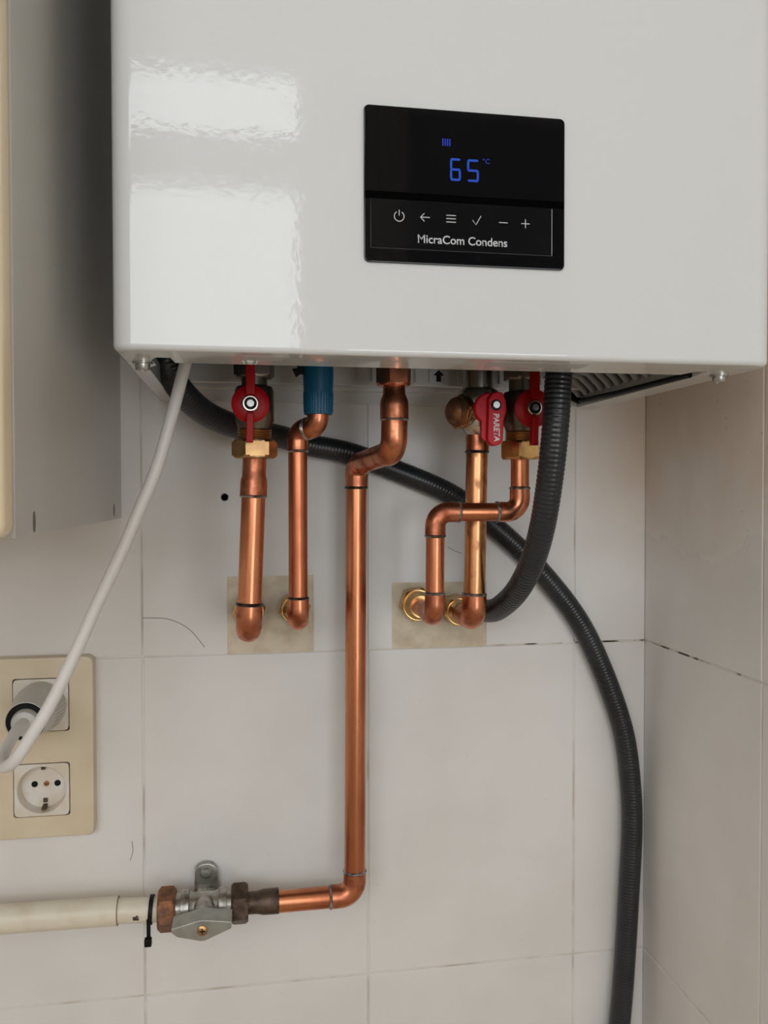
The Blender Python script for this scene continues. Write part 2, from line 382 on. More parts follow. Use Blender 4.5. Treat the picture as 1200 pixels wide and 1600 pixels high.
win = bpy.data.objects.new('window_1', None); col.objects.link(win); win.location = ((WX0 + WX1) / 2, YF - 0.05, WZ0); structure(win)
bm = bmesh.new(); f_ = 0.035
for e in ((WX0, WX0 + f_, WZ0, WZ1), (WX1 - f_, WX1, WZ0, WZ1), (WX0 + f_, WX1 - f_, WZ0, WZ0 + f_), (WX0 + f_, WX1 - f_, WZ1 - f_, WZ1)):
    add_box(bm, e[0], e[1], YF - 0.06, YF - 0.02, e[2], e[3])
finish('window_frame', bm, 'frame_white', win)
box('transom', (WX0 + f_, WX1 - f_, YF - 0.07, YF + 0.005, 1.32, 1.46), 'frame_white', win)
box('window_pane', (WX0 + f_, WX1 - f_, YF - 0.042, YF - 0.038, WZ0 + f_, 1.32), 'pane', win)
box('window_pane', (WX0 + f_, WX1 - f_, YF - 0.042, YF - 0.038, 1.46, WZ1 - f_), 'pane', win)

gd = bpy.data.objects.new('added_window', None); col.objects.link(gd); gd.location = ((DX0 + DX1) / 2, YF - 0.05, DZ0); structure(gd)  # window added to throw more light on the right of the tiled wall
bm = bmesh.new()
for e in ((DX0, DX0 + f_, DZ0, DZ1), (DX1 - f_, DX1, DZ0, DZ1), (DX0 + f_, DX1 - f_, DZ0, DZ0 + f_), (DX0 + f_, DX1 - f_, DZ1 - f_, DZ1)):
    add_box(bm, e[0], e[1], YF - 0.06, YF - 0.02, e[2], e[3])
finish('window_frame', bm, 'frame_white', gd)
box('window_pane', (DX0 + f_, DX1 - f_, YF - 0.042, YF - 0.038, DZ0 + f_, DZ1 - f_), 'pane', gd)
bm = bmesh.new(); n = 40; rows_ = []
for z in (DZS + 0.01, DZ1): rows_.append([bm.verts.new((0.10 + 0.255 * k / n, YF + 0.03 + 0.012 * math.sin(k * 1.1), z)) for k in range(n + 1)])
for k in range(n): bm.faces.new((rows_[0][k], rows_[0][k + 1], rows_[1][k + 1], rows_[1][k]))
r_ = bmesh.ops.solidify(bm, geom=bm.faces[:], thickness=0.003)
finish('curtain', bm, 'curtain', gd, 60)
sh = box('added_shutter', (DX0 + 0.01, DX1 - 0.01, YF - 0.085, YF - 0.075, DZS, DZ1), 'wood', gd)  # unseen dark shutter, added to keep the display's reflection black
for k in range(16):
    z = DZS + k * 0.048
    box('added_shutter_slat', (DX0 + 0.01, DX1 - 0.01, YF - 0.075, YF - 0.068, z + 0.002, z + 0.046), 'wood', sh, 0.003)

# glazed tiles: 200 x 302 mm, each its own piece, proud of the grout
TW, TH, G = 0.2, 0.302, 0.0008
def tile_mesh(w, h):
    bm = bmesh.new(); b = 0.0009; t = 0.006
    def ring(i, y): return [bm.verts.new((x, y, z)) for x, z in ((i, i), (w - i, i), (w - i, h - i), (i, h - i))]
    r = [ring(0, t), ring(0, b * 0.8), ring(b * 0.35, b * 0.25), ring(b, 0)]
    for a, c in zip(r, r[1:]):
        for k in range(4): bm.faces.new((a[k], a[(k + 1) % 4], c[(k + 1) % 4], c[k]))
    bm.faces.new(r[-1]); bmesh.ops.recalc_face_normals(bm, faces=bm.faces)
    me = bpy.data.meshes.new('tile'); bm.to_mesh(me); bm.free(); me.materials.append(MT['tile']); me.shade_smooth(); me.set_sharp_from_angle(angle=math.radians(15)); return me
meshes = {}
def place_tile(w, h, mtx, parent):
    k = (round(w, 4), round(h, 4))
    if k not in meshes: meshes[k] = tile_mesh(w, h)
    o = bpy.data.objects.new('tile', meshes[k]); col.objects.link(o); o.parent = parent; o.matrix_basis = mtx
def notch_tile(x0, x1, z0, z1, n0, n1, nz, parent):
    # a tile cut around a mortared opening at its lower edge
    poly = [(x0 + G, z0 + G), (n0, z0 + G), (n0, nz), (n1, nz), (n1, z0 + G), (x1 - G, z0 + G), (x1 - G, z1 - G), (x0 + G, z1 - G)]
    prism('tile', poly, 0.006, wallplane(0.006), 'tile', parent, bev=0.0)
rows = range(-2, 4)
for j in rows:
    z0 = j * TH
    for i in range(-4, 2):
        x0 = i * TW; x1 = min(x0 + TW, XR)
        if j == 1 and i == -1: notch_tile(x0, x1, z0, z0 + TH, -0.1268, -0.0496, 0.3712, wall_back); continue
        if j == 1 and i == 0: notch_tile(x0, x1, z0, z0 + TH, 0.0225, 0.1128, 0.3628, wall_back); continue
        jit = random.uniform(-0.00012, 0.00012)
        place_tile(x1 - x0 - (G if x1 == XR else 2 * G), TH - 2 * G, Matrix.Translation((x0 + G, jit, z0 + G)), wall_back)
    for y1 in (0.0, -0.1866):
        y0 = y1 - (0.1866 if y1 == 0 else 0.041); dy = -0.0012 if j >= 1 and y1 < 0 else 0.0
        g1 = 0.0 if y1 == 0 else G; w = y1 - y0 - G - g1
        # local x runs towards the viewer (-y), local y into the wall (+x)
        mtx = Matrix(((0, 1, 0, XR + random.uniform(-0.0001, 0.0001)), (-1, 0, 0, y1 - g1), (0, 0, 1, z0 + G), (0, 0, 0, 1)))
        place_tile(w, TH - 2 * G, mtx, wall_right)
def patch(x0, x1, z0, z1):
    bm = bmesh.new(); n = 14; m_ = 12; V = {}
    for i in range(n + 1):
        for k in range(m_ + 1):
            edge = i in (0, n) or k in (0, m_)
            V[i, k] = bm.verts.new((x0 + (x1 - x0) * i / n, (0.0007 if edge else 0.0003) + random.uniform(-0.00025, 0.00015), z0 + (z1 - z0) * k / m_))
    for i in range(n):
        for k in range(m_): bm.faces.new((V[i, k], V[i + 1, k], V[i + 1, k + 1], V[i, k + 1]))
    o = finish('mortar_patch', bm, 'mortar', wall_back, 60); o['label'] = 'beige mortar patch around pipe outlets'
patch(-0.1268, -0.0496, 0.3012, 0.3712); patch(0.0225, 0.1128, 0.3012, 0.3628)
o = lathe('drill_hole', [(0, 0.0034), (0.0004, 0.0032), (0.0005, 0.0024), (-0.004, 0.0026), (-0.004, 0)], (-0.1284, 0.0, 0.4419), (0, -1, 0), 'black', wall_back, 20); o['label'] = 'empty drill hole'
def hairline(pts, r=0.00022): 
    o = tube('hairline_crack', catmull(pts, 0.003), r, 'chip', wall_back, 6)
hairline([(-0.1995, -0.0001, 0.3362), (-0.178, -0.0001, 0.3345), (-0.160, -0.0001, 0.325), (-0.1465, -0.0001, 0.3085)])
hairline([(0.0752, -0.0001, 0.3955), (0.082, -0.0001, 0.3915), (0.0892, -0.0001, 0.3888)])
hairline([(-0.2105, -0.0001, 0.139), (-0.2095, -0.0001, 0.131), (-0.212, -0.0001, 0.122)], 0.0002)

# ------------------------------------------------------------------ boiler
BX0, BX1, BY, BZ, BT = -0.1848, 0.2240, -0.27, 0.526, 1.27
boiler = thing('boiler', 'white enamelled wall-hung gas boiler with black display panel', 'boiler', ((BX0 + BX1) / 2, -0.002, BZ))
def footprint(i):
    # rounded at the two front corners, square against the wall
    r = 0.013; P = [(BX1 - i, -0.002)]; P += [(BX0 + i, -0.002)]; n = 8
    for k in range(n + 1):
        a = PI + PI / 2 * k / n; P.append((BX0 + r + (r - i) * math.cos(a), BY + r + (r - i) * math.sin(a)))
    for k in range(n + 1):
        a = 1.5 * PI + PI / 2 * k / n; P.append((BX1 - r + (r - i) * math.cos(a), BY + r + (r - i) * math.sin(a)))
    return P
bm = bmesh.new(); rings = []
for i, z in ((0.0034, BZ), (0.0018, BZ + 0.0005), (0.0006, BZ + 0.0017), (0.0, BZ + 0.0034), (0.0, BT - 0.003), (0.001, BT - 0.001), (0.003, BT)):
    rings.append([bm.verts.new((x, y, z)) for x, y in footprint(i)])
for a, b in zip(rings, rings[1:]):
    for k in range(len(a)): bm.faces.new((a[k], a[(k + 1) % len(a)], b[(k + 1) % len(a)], b[k]))
bm.faces.new(rings[-1])
opening = [(-0.153, -0.2235), (-0.1545, -0.2425), (-0.163, -0.2425), (-0.1665, -0.232), (-0.1655, -0.212), (-0.1715, -0.200), (-0.1715, -0.008),
           (0.1985, -0.008), (0.1985, -0.210), (0.1945, -0.232), (0.1955, -0.240), (0.187, -0.240), (0.184, -0.2235)]
lo = [bm.verts.new((x, y, BZ)) for x, y in opening]; hi = [bm.verts.new((x, y, BZ + 0.014)) for x, y in opening]
for k in range(len(lo)): bm.faces.new((lo[k], lo[(k + 1) % len(lo)], hi[(k + 1) % len(lo)], hi[k]))
E_ = [bm.edges.get((rings[0][k], rings[0][(k + 1) % len(rings[0])])) for k in range(len(rings[0]))] + [bm.edges.get((lo[k], lo[(k + 1) % len(lo)])) for k in range(len(lo))]
bmesh.ops.triangle_fill(bm, use_beauty=True, use_dissolve=False, edges=E_)
finish('casing', bm, 'enamel', boiler, 35, wn=True)
# return fold along the front flange
box('flange_fold', (-0.150, 0.182, -0.2275, -0.2235, BZ + 0.0005, BZ + 0.013), 'enamel', boiler)
box('added_dark_box', (-0.178, 0.205, -0.255, -0.006, 0.572, 0.70), 'interior', boiler)  # dark box added to block light and keep the boiler's inside dark
rail = box('back_rail', (-0.1715, 0.1985, -0.034, -0.026, 0.5395, 0.574), 'enamel_in', boiler, 0.001)
for k in range(26):
    x = -0.155 + k * 0.0128
    if -0.02 < x < 0.075 or x > 0.0: box('rail_rib', (x, x + 0.0012, -0.0375, -0.034, 0.5425, 0.570), 'enamel_in', rail)
box('label_plate', (0.036, 0.068, -0.0352, -0.034, 0.5405, 0.571), 'enamel_in', rail, 0.0003)
ar = [(-0.0022, 0), (0.0022, 0), (0.0022, 0.0055), (0.005, 0.0055), (0, 0.0105), (-0.005, 0.0055), (-0.0022, 0.0055)]
prism('arrow_mark', [(0.0585 + x, 0.5435 + z) for x, z in ar], 0.0003, wallplane(-0.0352), 'black', rail)
box('wall_batten', (-0.165, 0.19, -0.012, -0.0002, 0.5362, 0.552), 'enamel_in', boiler, 0.003)
tray = box('condensate_tray', (0.125, 0.1965, -0.235, -0.012, 0.553, 0.571), 'plastic_grey', boiler, 0.002)
for k in range(13):
    y = -0.215 + k * 0.0165
    bm = bmesh.new(); add_tube(bm, [(0.126, y, 0.5525), (0.16, y, 0.5515), (0.178, y + 0.002, 0.5475), (0.188, y + 0.006, 0.5405), (0.1945, y + 0.010, 0.536)], 0.0032, 10)
    finish('tray_rib', bm, 'plastic_grey', tray)
tube('edge_seal', [(0.196, -0.215, 0.5275), (0.196, -0.10, 0.5285), (0.196, -0.02, 0.5305)], 0.0022, 'black', boiler, 10)
tube('edge_seal', catmull([(0.196, -0.02, 0.5305), (0.193, -0.015, 0.5335), (0.188, -0.014, 0.539), (0.185, -0.014, 0.548)], .003), 0.003, 'black', boiler, 10)
for x, y in ((-0.1726, -0.2235), (0.2107, -0.2270)):
    s = lathe('screw', [(0.0, 0.0062), (-0.0012, 0.0062), (-0.0013, 0.0046), (-0.0045, 0.0044), (-0.0052, 0.0038), (-0.0052, 0.0022), (-0.0035, 0.0018), (-0.0035, 0)], (x, y, BZ), (0, 0, 1), 'steel', boiler, 24)
    s['label'] = 'zinc-plated fixing screw'
for x0, x1, y0, y1 in ((0.040, 0.104, -0.258, -0.240), (-0.112, -0.088, -0.256, -0.242)):
    box('flange_sticker', (x0, x1, y0, y1, BZ - 0.0002, BZ + 0.0002), 'sticker', boiler)
# display
disp = prism('display', rrect(-0.0418, 0.0811, 0.5802, 0.6712, 0.0032), 0.0022, wallplane(BY + 0.0002), 'glass_black', boiler, bev=0.0007)
disp['label'] = 'black glass control display'
strip = prism('button_strip', rrect(-0.0380, 0.0727, 0.5882, 0.6165, 0.0006), 0.0006, wallplane(BY - 0.002), 'strip_black', disp, bev=0.0002)
YS = BY - 0.0021; YB = BY - 0.0027
box('display_divider', (-0.0412, 0.0805, BY - 0.00235, BY - 0.0019, 0.6172, 0.6213), 'divider', disp)
box('strip_edge_reflection', (0.0724, 0.0729, YB - 0.0001, YB + 0.0004, 0.5885, 0.6163), 'reflection_grey', disp)  # thin grey line paints the reflection along the strip's right edge
def seg7(cx, z0, segs, w=0.0066, h=0.0132, t=0.0013, sl=0.06):
    bm = bmesh.new(); H = h / 2
    def hbar(z): 
        P = [(-w / 2 + t * .6, z - t / 2), (w / 2 - t * .6, z - t / 2), (w / 2 - t * .2, z), (w / 2 - t * .6, z + t / 2), (-w / 2 + t * .6, z + t / 2), (-w / 2 + t * .2, z)]
        return P
    def vbar(x, za, zb): return [(x - t / 2, za + t * .5), (x, za + t * .15), (x + t / 2, za + t * .5), (x + t / 2, zb - t * .5), (x, zb - t * .15), (x - t / 2, zb - t * .5)]
    S = {'a': hbar(h - t / 2), 'g': hbar(H), 'd': hbar(t / 2), 'f': vbar(-w / 2 + t / 2, H, h - t / 2), 'b': vbar(w / 2 - t / 2, H, h - t / 2), 'e': vbar(-w / 2 + t / 2, t / 2, H), 'c': vbar(w / 2 - t / 2, t / 2, H)}
    for s in segs: add_prism(bm, [(cx + x, z0 + z) for x, z in S[s]], 0.0002, wallplane(YS))
    return finish('display_digit', bm, 'led', disp, 0)
seg7(0.0129, 0.6299, 'afgedc'); seg7(0.0236, 0.6299, 'afgdc', w=0.0072)
text_mesh('degree_unit', '\u00b0C', (0.0296, 0.0340, 0.6412, 0.6441), YS - 0.0001, 'led2', disp)
bm = bmesh.new()
for k in range(4): add_box(bm, 0.0049 + k * 0.0014, 0.00565 + k * 0.0014, YS - 0.0002, YS, 0.6500, 0.6542)
finish('radiator_symbol', bm, 'led2', disp, 0)
def strokes(name, lines, r=0.00028):
    bm = bmesh.new()
    for L in lines: add_tube(bm, [Vector((x, YB, z)) for x, z in L], r, 6)
    finish(name, bm, 'print_white', disp, 50)
cx, cz, rr = -0.0211, 0.6071, 0.0029
strokes('power_symbol', [[(cx + rr * math.sin(a), cz + rr * math.cos(a)) for a in [0.55 + (2 * PI - 1.1) * k / 24 for k in range(25)]], [(cx, cz + 0.0004), (cx, cz + 0.0037)]])
strokes('back_arrow_symbol', [[(-0.0084, 0.6073), (-0.0027, 0.6073)], [(-0.0060, 0.6096), (-0.0084, 0.6073), (-0.0060, 0.6049)]])
strokes('menu_symbol', [[(0.0072, z), (0.0130, z)] for z in (0.6092, 0.6073, 0.6053)])
strokes('tick_symbol', [[(0.0232, 0.6072), (0.0253, 0.6045), (0.0284, 0.6098)]])
strokes('minus_symbol', [[(0.0395, 0.6066), (0.0449, 0.6066)]])
strokes('plus_symbol', [[(0.0534, 0.6067), (0.0586, 0.6067)], [(0.0560, 0.6093), (0.0560, 0.6041)]])
text_mesh('model_lettering', 'MicraCom Condens', (-0.0100, 0.0447, 0.5922, 0.5972), YB, 'print_white', disp, bold=0.012)

# ------------------------------------------------------------------ pipe at the far left with its stop valve
def disc_lever(parent, c, r, m):
    """round red hub with a wing above and below, hexagon nut in the middle; c is the hub centre, facing -y"""
    cx, cy, cz = c
    lev = lathe('lever', [(-0.001, r * 0.9), (0.0, r), (0.0016, r), (0.0026, r * 0.9), (0.0030, r * 0.55), (0.0030, 0.006), (0.0012, 0.0055), (0.0012, 0)], c, (0, -1, 0), m, parent, 40)
    prism('lever_wing', [(cx - 0.0035, cz + r * .45), (cx + 0.0035, cz + r * .45), (cx + 0.0032, cz + r + 0.0165), (cx - 0.0032, cz + r + 0.0165)], 0.0065, wallplane(cy - 0.001), m, lev, 0.0008)
    prism('lever_wing', [(cx - 0.0028, cz - r * .5), (cx - 0.0034, cz - r - 0.0145), (cx + 0.0018, cz - r - 0.0145), (cx + 0.0024, cz - r * .5)], 0.0075, wallplane(cy - 0.001), m, lev, 0.0007)
    lathe('lever_bush', [(0.001, 0.0062), (0.0058, 0.006), (0.0064, 0.0054), (0.0064, 0.0046), (0.003, 0.0046)], c, (0, -1, 0), 'nickel', lev, 28)
    lathe('bush_bore', [(0.002, 0.0045), (0.0042, 0.0045), (0.0042, 0.0)], c, (0, -1, 0), 'black', lev, 24)
    hexnut('lever_bolt', 0.004, 0.0072, 0.0026, c, (0, -1, 0), 'steel', lev, 0.3)
    return lev
def stop_valve(parent, x, y, z_top, z_lever, z_thread, z_nut, nut_rf, bodym, nutm, hub_r, lever_dx, lever_y):
    hexnut('union_nut', 0, 0.030, 0.0138, (x, y, z_top), (0, 0, 1), bodym, parent, 0.26)
    zb = z_lever
    prof = [(z_top - zb + 0.001, 0.0098), (0.0165, 0.0098), (0.0155, 0.0135), (0.0125, 0.0148), (-0.010, 0.0148), (-0.0135, 0.0132), (-0.0165, 0.0122)]
    lathe('valve_body', prof[::-1], (x, y, zb), (0, 0, 1), bodym, parent, 32)
    n = 5; prof = []
    for k in range(n):
        z = (zb - 0.0165) - k * ((zb - 0.0165) - z_thread) / n; s = ((zb - 0.0165) - z_thread) / n
        prof += [(z, 0.0118), (z - s * .5, 0.0130), (z - s * .98, 0.0118)]
    lathe('threaded_end', [(h - z_thread, r) for h, r in prof][::-1], (x, y, z_thread), (0, 0, 1), 'brass_dull', parent, 32, sm=20)
    hexnut('compression_nut', 0, z_thread - z_nut + 0.001, nut_rf, (x, y, z_nut), (0, 0, 1), nutm, parent, 0.12)
    lathe('valve_stem', [(0.008, 0.0058), (y - lever_y + 0.0005, 0.0058)], (x + lever_dx, y, zb), (0, -1, 0), bodym, parent, 20)
    disc_lever(parent, (x + lever_dx, lever_y, zb), hub_r, 'red_dark')

v1 = thing('stop_valve', 'dull nickel stop valve with round red lever, left under boiler, above the thickest left pipe', 'valve', (-0.1033, -0.113, 0.472), 'stop valves with round red levers')
stop_valve(v1, -0.1033, -0.113, 0.5325, 0.5105, 0.4850, 0.4718, 0.0150, 'nickel_dark', 'brass_dull', 0.0138, -0.0032, -0.136)

p1 = thing('copper_pipe', 'thick straight copper pipe dropping from brass nut to left mortar patch', 'pipe', (-0.1087, -0.113, 0.3415))
lathe('coupling', [(0.0005, 0.0090), (0.0135, 0.0090), (0.0175, 0.0101), (0.0282, 0.0103), (0.0285, 0.0092)], (-0.1034, -0.113, 0.4722), (-0.035, 0, -1), 'copper_fit', p1, 32)
solder_ring((-0.1044, -0.113, 0.4432), (-0.04, 0, -1), 0.0096, p1)
pipe_run(p1, [(-0.1043, -0.113, 0.4445), (-0.1086, -0.113, 0.3395), (-0.1078, 0.004, 0.3405)], 0.0091, 0.0125, ext=0.0085, cm='copper', rings=(0,), solder='solder_dark', fit=0.0009)
def wall_nut(parent, x, z, rf, m='brass', front=-0.026):
    hexnut('wall_nut', 0.0, -front - 0.008, rf, (x, 0.0004, z), (0, -1, 0), m, parent, 0.2)
    lathe('wall_collar', [(-front - 0.0085, rf * 0.92), (-front - 0.004, rf * 0.92), (-front - 0.001, rf * 0.74), (-front + 0.004, rf * 0.70)], (x, 0, z), (0, -1, 0), m, parent, 28)
wall_nut(p1, -0.1078, 0.3420, 0.0130)

# ------------------------------------------------------------------ blue connector and the thin left pipe
bl = thing('pipe_connector', 'ribbed blue plastic connector under the boiler', 'connector', (-0.0545, -0.11, 0.506))
bm = bmesh.new(); seg = 72; rings = []
for h, r, rib in ((0.0, 0.0092, 0), (0.0002, 0.0106, 0), (0.0022, 0.0108, 1), (0.0160, 0.0112, 1), (0.0185, 0.0113, 0), (0.026, 0.0117, 0), (0.0460, 0.0118, 0)):
    rings.append([bm.verts.new((-0.0545 + (r + (0.0005 if rib and k % 2 else 0)) * math.cos(2 * PI * k / seg), -0.11 + (r + (0.0005 if rib and k % 2 else 0)) * math.sin(2 * PI * k / seg), 0.5058 + h)) for k in range(seg)])
for a, b in zip(rings, rings[1:]):
    for k in range(seg): bm.faces.new((a[k], a[(k + 1) % seg], b[(k + 1) % seg], b[k]))
bm.faces.new(rings[0]); bm.faces.new(rings[-1]); finish('sleeve', bm, 'blue', bl, 25)
prism('retaining_clip', [(-0.0745, 0.541), (-0.0715, 0.5345), (-0.068, 0.537), (-0.0655, 0.5365), (-0.0655, 0.5505), (-0.0705, 0.5505), (-0.0705, 0.5415)], 0.003, wallplane(-0.108), 'black', bl, 0.0004)
p2 = thing('copper_pipe', 'thin straight copper pipe with double bend below the blue connector', 'pipe', (-0.0695, -0.095, 0.345))
pipe_run(p2, [(-0.0548, -0.110, 0.5085), (-0.0548, -0.110, 0.4962), (-0.0696, -0.0955, 0.4950), (-0.0695, -0.095, 0.3440), (-0.0672, 0.004, 0.3425)], 0.0075, 0.0092, ext=0.0010,
         cm='copper', rings=(1, 2), fit=0.0009)
lathe('fitting_socket', [(0, 0.0084), (0.0075, 0.0084)], (-0.0696, -0.0955, 0.4865), (0, 0, -1), 'copper_fit', p2, 28)
solder_ring((-0.0696, -0.0955, 0.4787), (0, 0, 1), 0.0078, p2)
lathe('fitting_socket', [(0, 0.0084), (0.009, 0.0084)], (-0.0695, -0.095, 0.353), (0, 0, 1), 'copper_fit', p2, 28)
solder_ring((-0.0695, -0.095, 0.3622), (0, 0, 1), 0.0078, p2, 'solder_dark')
wall_nut(p2, -0.0672, 0.3425, 0.0122)

# ------------------------------------------------------------------ gas pipe
gp = thing('gas_pipe', 'long copper gas pipe running down the wall and elbowing left to the old valve', 'pipe', (-0.0175, -0.035, 0.092))
hexnut('union_nut', 0, 0.030, 0.0124, (0.0047, -0.11, 0.5290), (0, 0, 1), 'copper_fit', gp, 0.15)
lathe('reducer', [(0, 0.0086), (0.0065, 0.0088), (0.0125, 0.0110), (0.0160, 0.0112), (0.0262, 0.0111), (0.0264, 0.0098)], (0.0050, -0.11, 0.5298), (0.01, 0, -1), 'copper_fit', gp, 36)
solder_ring((0.0053, -0.11, 0.5030), (0, 0, 1), 0.0104, gp)
segs_pts = [(0.0053, -0.110, 0.5030), (0.0048, -0.110, 0.4782), (-0.0148, -0.035, 0.4702), (-0.0150, -0.035, 0.4500)]
tube('elbow', [q for s in fillet(segs_pts[:3], 0.012) for q in (s[1] if s[0] == 'a' else [s[1]])][:-1], 0.0104, 'copper_fit', gp, 32)
pts = fillet(segs_pts, 0.0115)
arc2 = pts[3][1]; a_end = pts[1][1][-1]
tube('pipe', [a_end + (arc2[0] - a_end) * 0.0, a_end.lerp(arc2[0], 0.5), arc2[0]], 0.0094, 'copper_fit', gp, 28)
tube('elbow', arc2 + [Vector((-0.0149, -0.035, 0.4505))], 0.0098, 'copper_fit', gp, 28)
solder_ring((-0.0150, -0.035, 0.4502), (0, 0, 1), 0.0094, gp, 'solder_dark')
pipe_run(gp, [(-0.0150, -0.035, 0.4500), (-0.0172, -0.035, 0.0922), (-0.0850, -0.035, 0.0916)], 0.0091, 0.0135, ext=0.0082, cm='copper', rings=(0, 1), fit=0.0008)

# ------------------------------------------------------------------ old gas valve, its cream supply pipe and the cable tie
gv = thing('gas_valve', 'old cast alloy gas valve with butterfly lever screwed to the tiles', 'valve', (-0.146, -0.0, 0.092))
ax = (1, 0, 0); C0 = (-0.1702, -0.035, 0.0930)
hexnut('supply_nut', -0.0145, 0.0, 0.0158, C0, ax, 'rust', gv, 0.25)
lathe('valve_body', [(-0.001, 0.0118), (0.004, 0.0118), (0.0045, 0.0142), (0.011, 0.0146), (0.0115, 0.0125), (0.014, 0.0118), (0.033, 0.0118), (0.0355, 0.0128), (0.036, 0.0144), (0.0425, 0.0142), (0.0428, 0.012), (0.0462, 0.012)], C0, ax, 'alu', gv, 36, sm=30)
lathe('spindle_boss', [(0.0, 0.0095), (0.022, 0.0095), (0.025, 0.0085), (0.034, 0.0080)], (-0.1462, -0.035, 0.0945), (0, -1, 0.04), 'alu', gv, 28)
lev = prism('lever', [(-0.1697, 0.1012), (-0.1700, 0.0975), (-0.1655, 0.0938), (-0.1475, 0.0890), (-0.1440, 0.0890), (-0.1232, 0.0972), (-0.1228, 0.1030), (-0.1440, 0.1062), (-0.1480, 0.1062)], 0.021, wallplane(-0.064), 'alu_lever', gv, 0.0012)
lathe('lever_screw', [(0, 0.0042), (0.0008, 0.0040), (0.0014, 0.003), (0.0016, 0)], (-0.1459, -0.0850, 0.0978), (0, -1, 0), 'brass_dull', lev, 24)
bm = bmesh.new(); add_box(bm, -0.1459 - 0.0022, -0.1459 + 0.0022, -0.0869, -0.0861, 0.0978 - 0.0004, 0.0978 + 0.0004); add_box(bm, -0.1459 - 0.0004, -0.1459 + 0.0004, -0.0869, -0.0861, 0.0978 - 0.0022, 0.0978 + 0.0022)
finish('screw_slot', bm, 'black', lev, 0)
lug = [(-0.1568, 0.088), (-0.1350, 0.088), (-0.1362, 0.108)]
lug += [(-0.1462 + 0.0098 * math.cos(a), 0.1098 + 0.0078 * math.sin(a)) for a in [PI * k / 14 for k in range(15)]] + [(-0.1560, 0.108)]
lg = prism('mounting_lug', lug, 0.0075, wallplane(-0.0003), 'alu', gv, 0.0012)
lathe('lug_screw', [(0, 0.0052), (0.0012, 0.005), (0.0028, 0.0035), (0.003, 0.0)], (-0.1462, -0.0078, 0.1098), (0, -1, 0), 'steel', lg, 24)
box('lug_web', (-0.1545, -0.1375, -0.030, -0.004, 0.0885, 0.0965), 'alu', gv, 0.002)
hexnut('outlet_nut', 0.0462, 0.0605, 0.0150, C0, ax, 'dark_fit', gv, 0.4)
lathe('outlet_tail', [(0.060, 0.0090), (0.068, 0.0092), (0.0735, 0.0104), (0.0865, 0.0106), (0.0868, 0.0096)], (-0.1702, -0.035, 0.0926), ax, 'dark_fit', gv, 32)
cp = thing('supply_pipe', 'cream painted gas supply pipe entering from the left edge', 'pipe', (-0.30, -0.035, 0.095))
tube('pipe', [(-2.195, -0.035, 0.1100), (-0.52, -0.035, 0.0975), (-0.30, -0.035, 0.0958), (-0.2175, -0.035, 0.0950)], 0.0116, 'cream_pipe', cp, 32)
tube('pipe_end', [(-0.2190, -0.035, 0.0950), (-0.200, -0.035, 0.0942), (-0.1840, -0.035, 0.0936)], 0.0101, 'cream_pipe', cp, 32)
lathe('joint_gap', [(0, 0.0113), (0.0002, 0.0117), (0.0007, 0.0116), (0.0009, 0.0100)], (-0.2179, -0.035, 0.0950), ax, 'joint', cp, 32)
bm = bmesh.new()
for k, poly in enumerate(([(-0.0028, -0.0022), (0.0018, -0.0026), (0.0022, 0.0004), (0.0006, 0.0024), (-0.0006, 0.0012), (-0.0030, 0.0012)],)):
    a = [bm.verts.new((-0.2015 + u, -0.035 - math.sqrt(0.0103 ** 2 - (v - 0.0015) ** 2), 0.0925 + v)) for u, v in poly]; bm.faces.new(a)
finish('paint_chip', bm, 'chip', cp, 0)
zt = thing('cable_tie', 'black plastic cable tie round the cream supply pipe', 'cable tie', (-0.191, -0.035, 0.08))
bm = bmesh.new(); n = 28
ringp = []
for k in range(n):
    a = 2 * PI * k / n; ringp.append((math.cos(a), math.sin(a)))
loop = {}
for side, dx in ((0, -0.0017), (1, 0.0017)):
    for lay, rr in ((0, 0.0107), (1, 0.0119)):
        loop[side, lay] = [bm.verts.new((-0.1905 + dx + 0.06 * rr * s, -0.035 - rr * c, 0.0938 + rr * s)) for c, s in ringp]
for k in range(n):
    k2 = (k + 1) % n
    for (a, b) in (((0, 1), (1, 1)), ((1, 0), (0, 0)), ((0, 0), (0, 1)), ((1, 1), (1, 0))):
        bm.faces.new((loop[a][k], loop[a][k2], loop[b][k2], loop[b][k]))
finish('strap', bm, 'black', zt)
box('tail', (-0.1935, -0.1902, -0.0445, -0.0432, 0.0715, 0.0905), 'black', zt, 0.0003)
box('head', (-0.1952, -0.1893, -0.0475, -0.0415, 0.0680, 0.0745), 'black', zt, 0.0009)

# ------------------------------------------------------------------ stop valve with the lettered lever, and the pipe below it
v2 = thing('lettered_stop_valve', 'shiny nickel angle valve with red lever reading PARETA', 'valve', (0.0825, -0.075, 0.494))
X2, Y2 = 0.0835, -0.075
lathe('inlet_tube', [(0, 0.0128), (0.034, 0.0128)], (X2 - 0.0005, Y2, 0.530), (0, 0, 1), 'nickel', v2, 36)
lathe('valve_body', [(0.0, 0.0098), (0.002, 0.0120), (0.006, 0.0150), (0.008, 0.0158), (0.024, 0.0160), (0.0255, 0.0172), (0.034, 0.0176), (0.0372, 0.0165), (0.0395, 0.0130)], (X2, Y2, 0.4935), (0, 0, 1), 'nickel', v2, 40, sm=30)
d = Vector((-0.9, -0.42, 0.0))
lathe('side_port', [(0.006, 0.0125), (0.0165, 0.0125), (0.0170, 0.0140), (0.0195, 0.0142)], (X2, Y2, 0.5125), d, 'nickel', v2, 32)
hexnut('port_ring', 0.0194, 0.0225, 0.0132, (X2, Y2, 0.5125), d, 'brass', v2, 0.2)
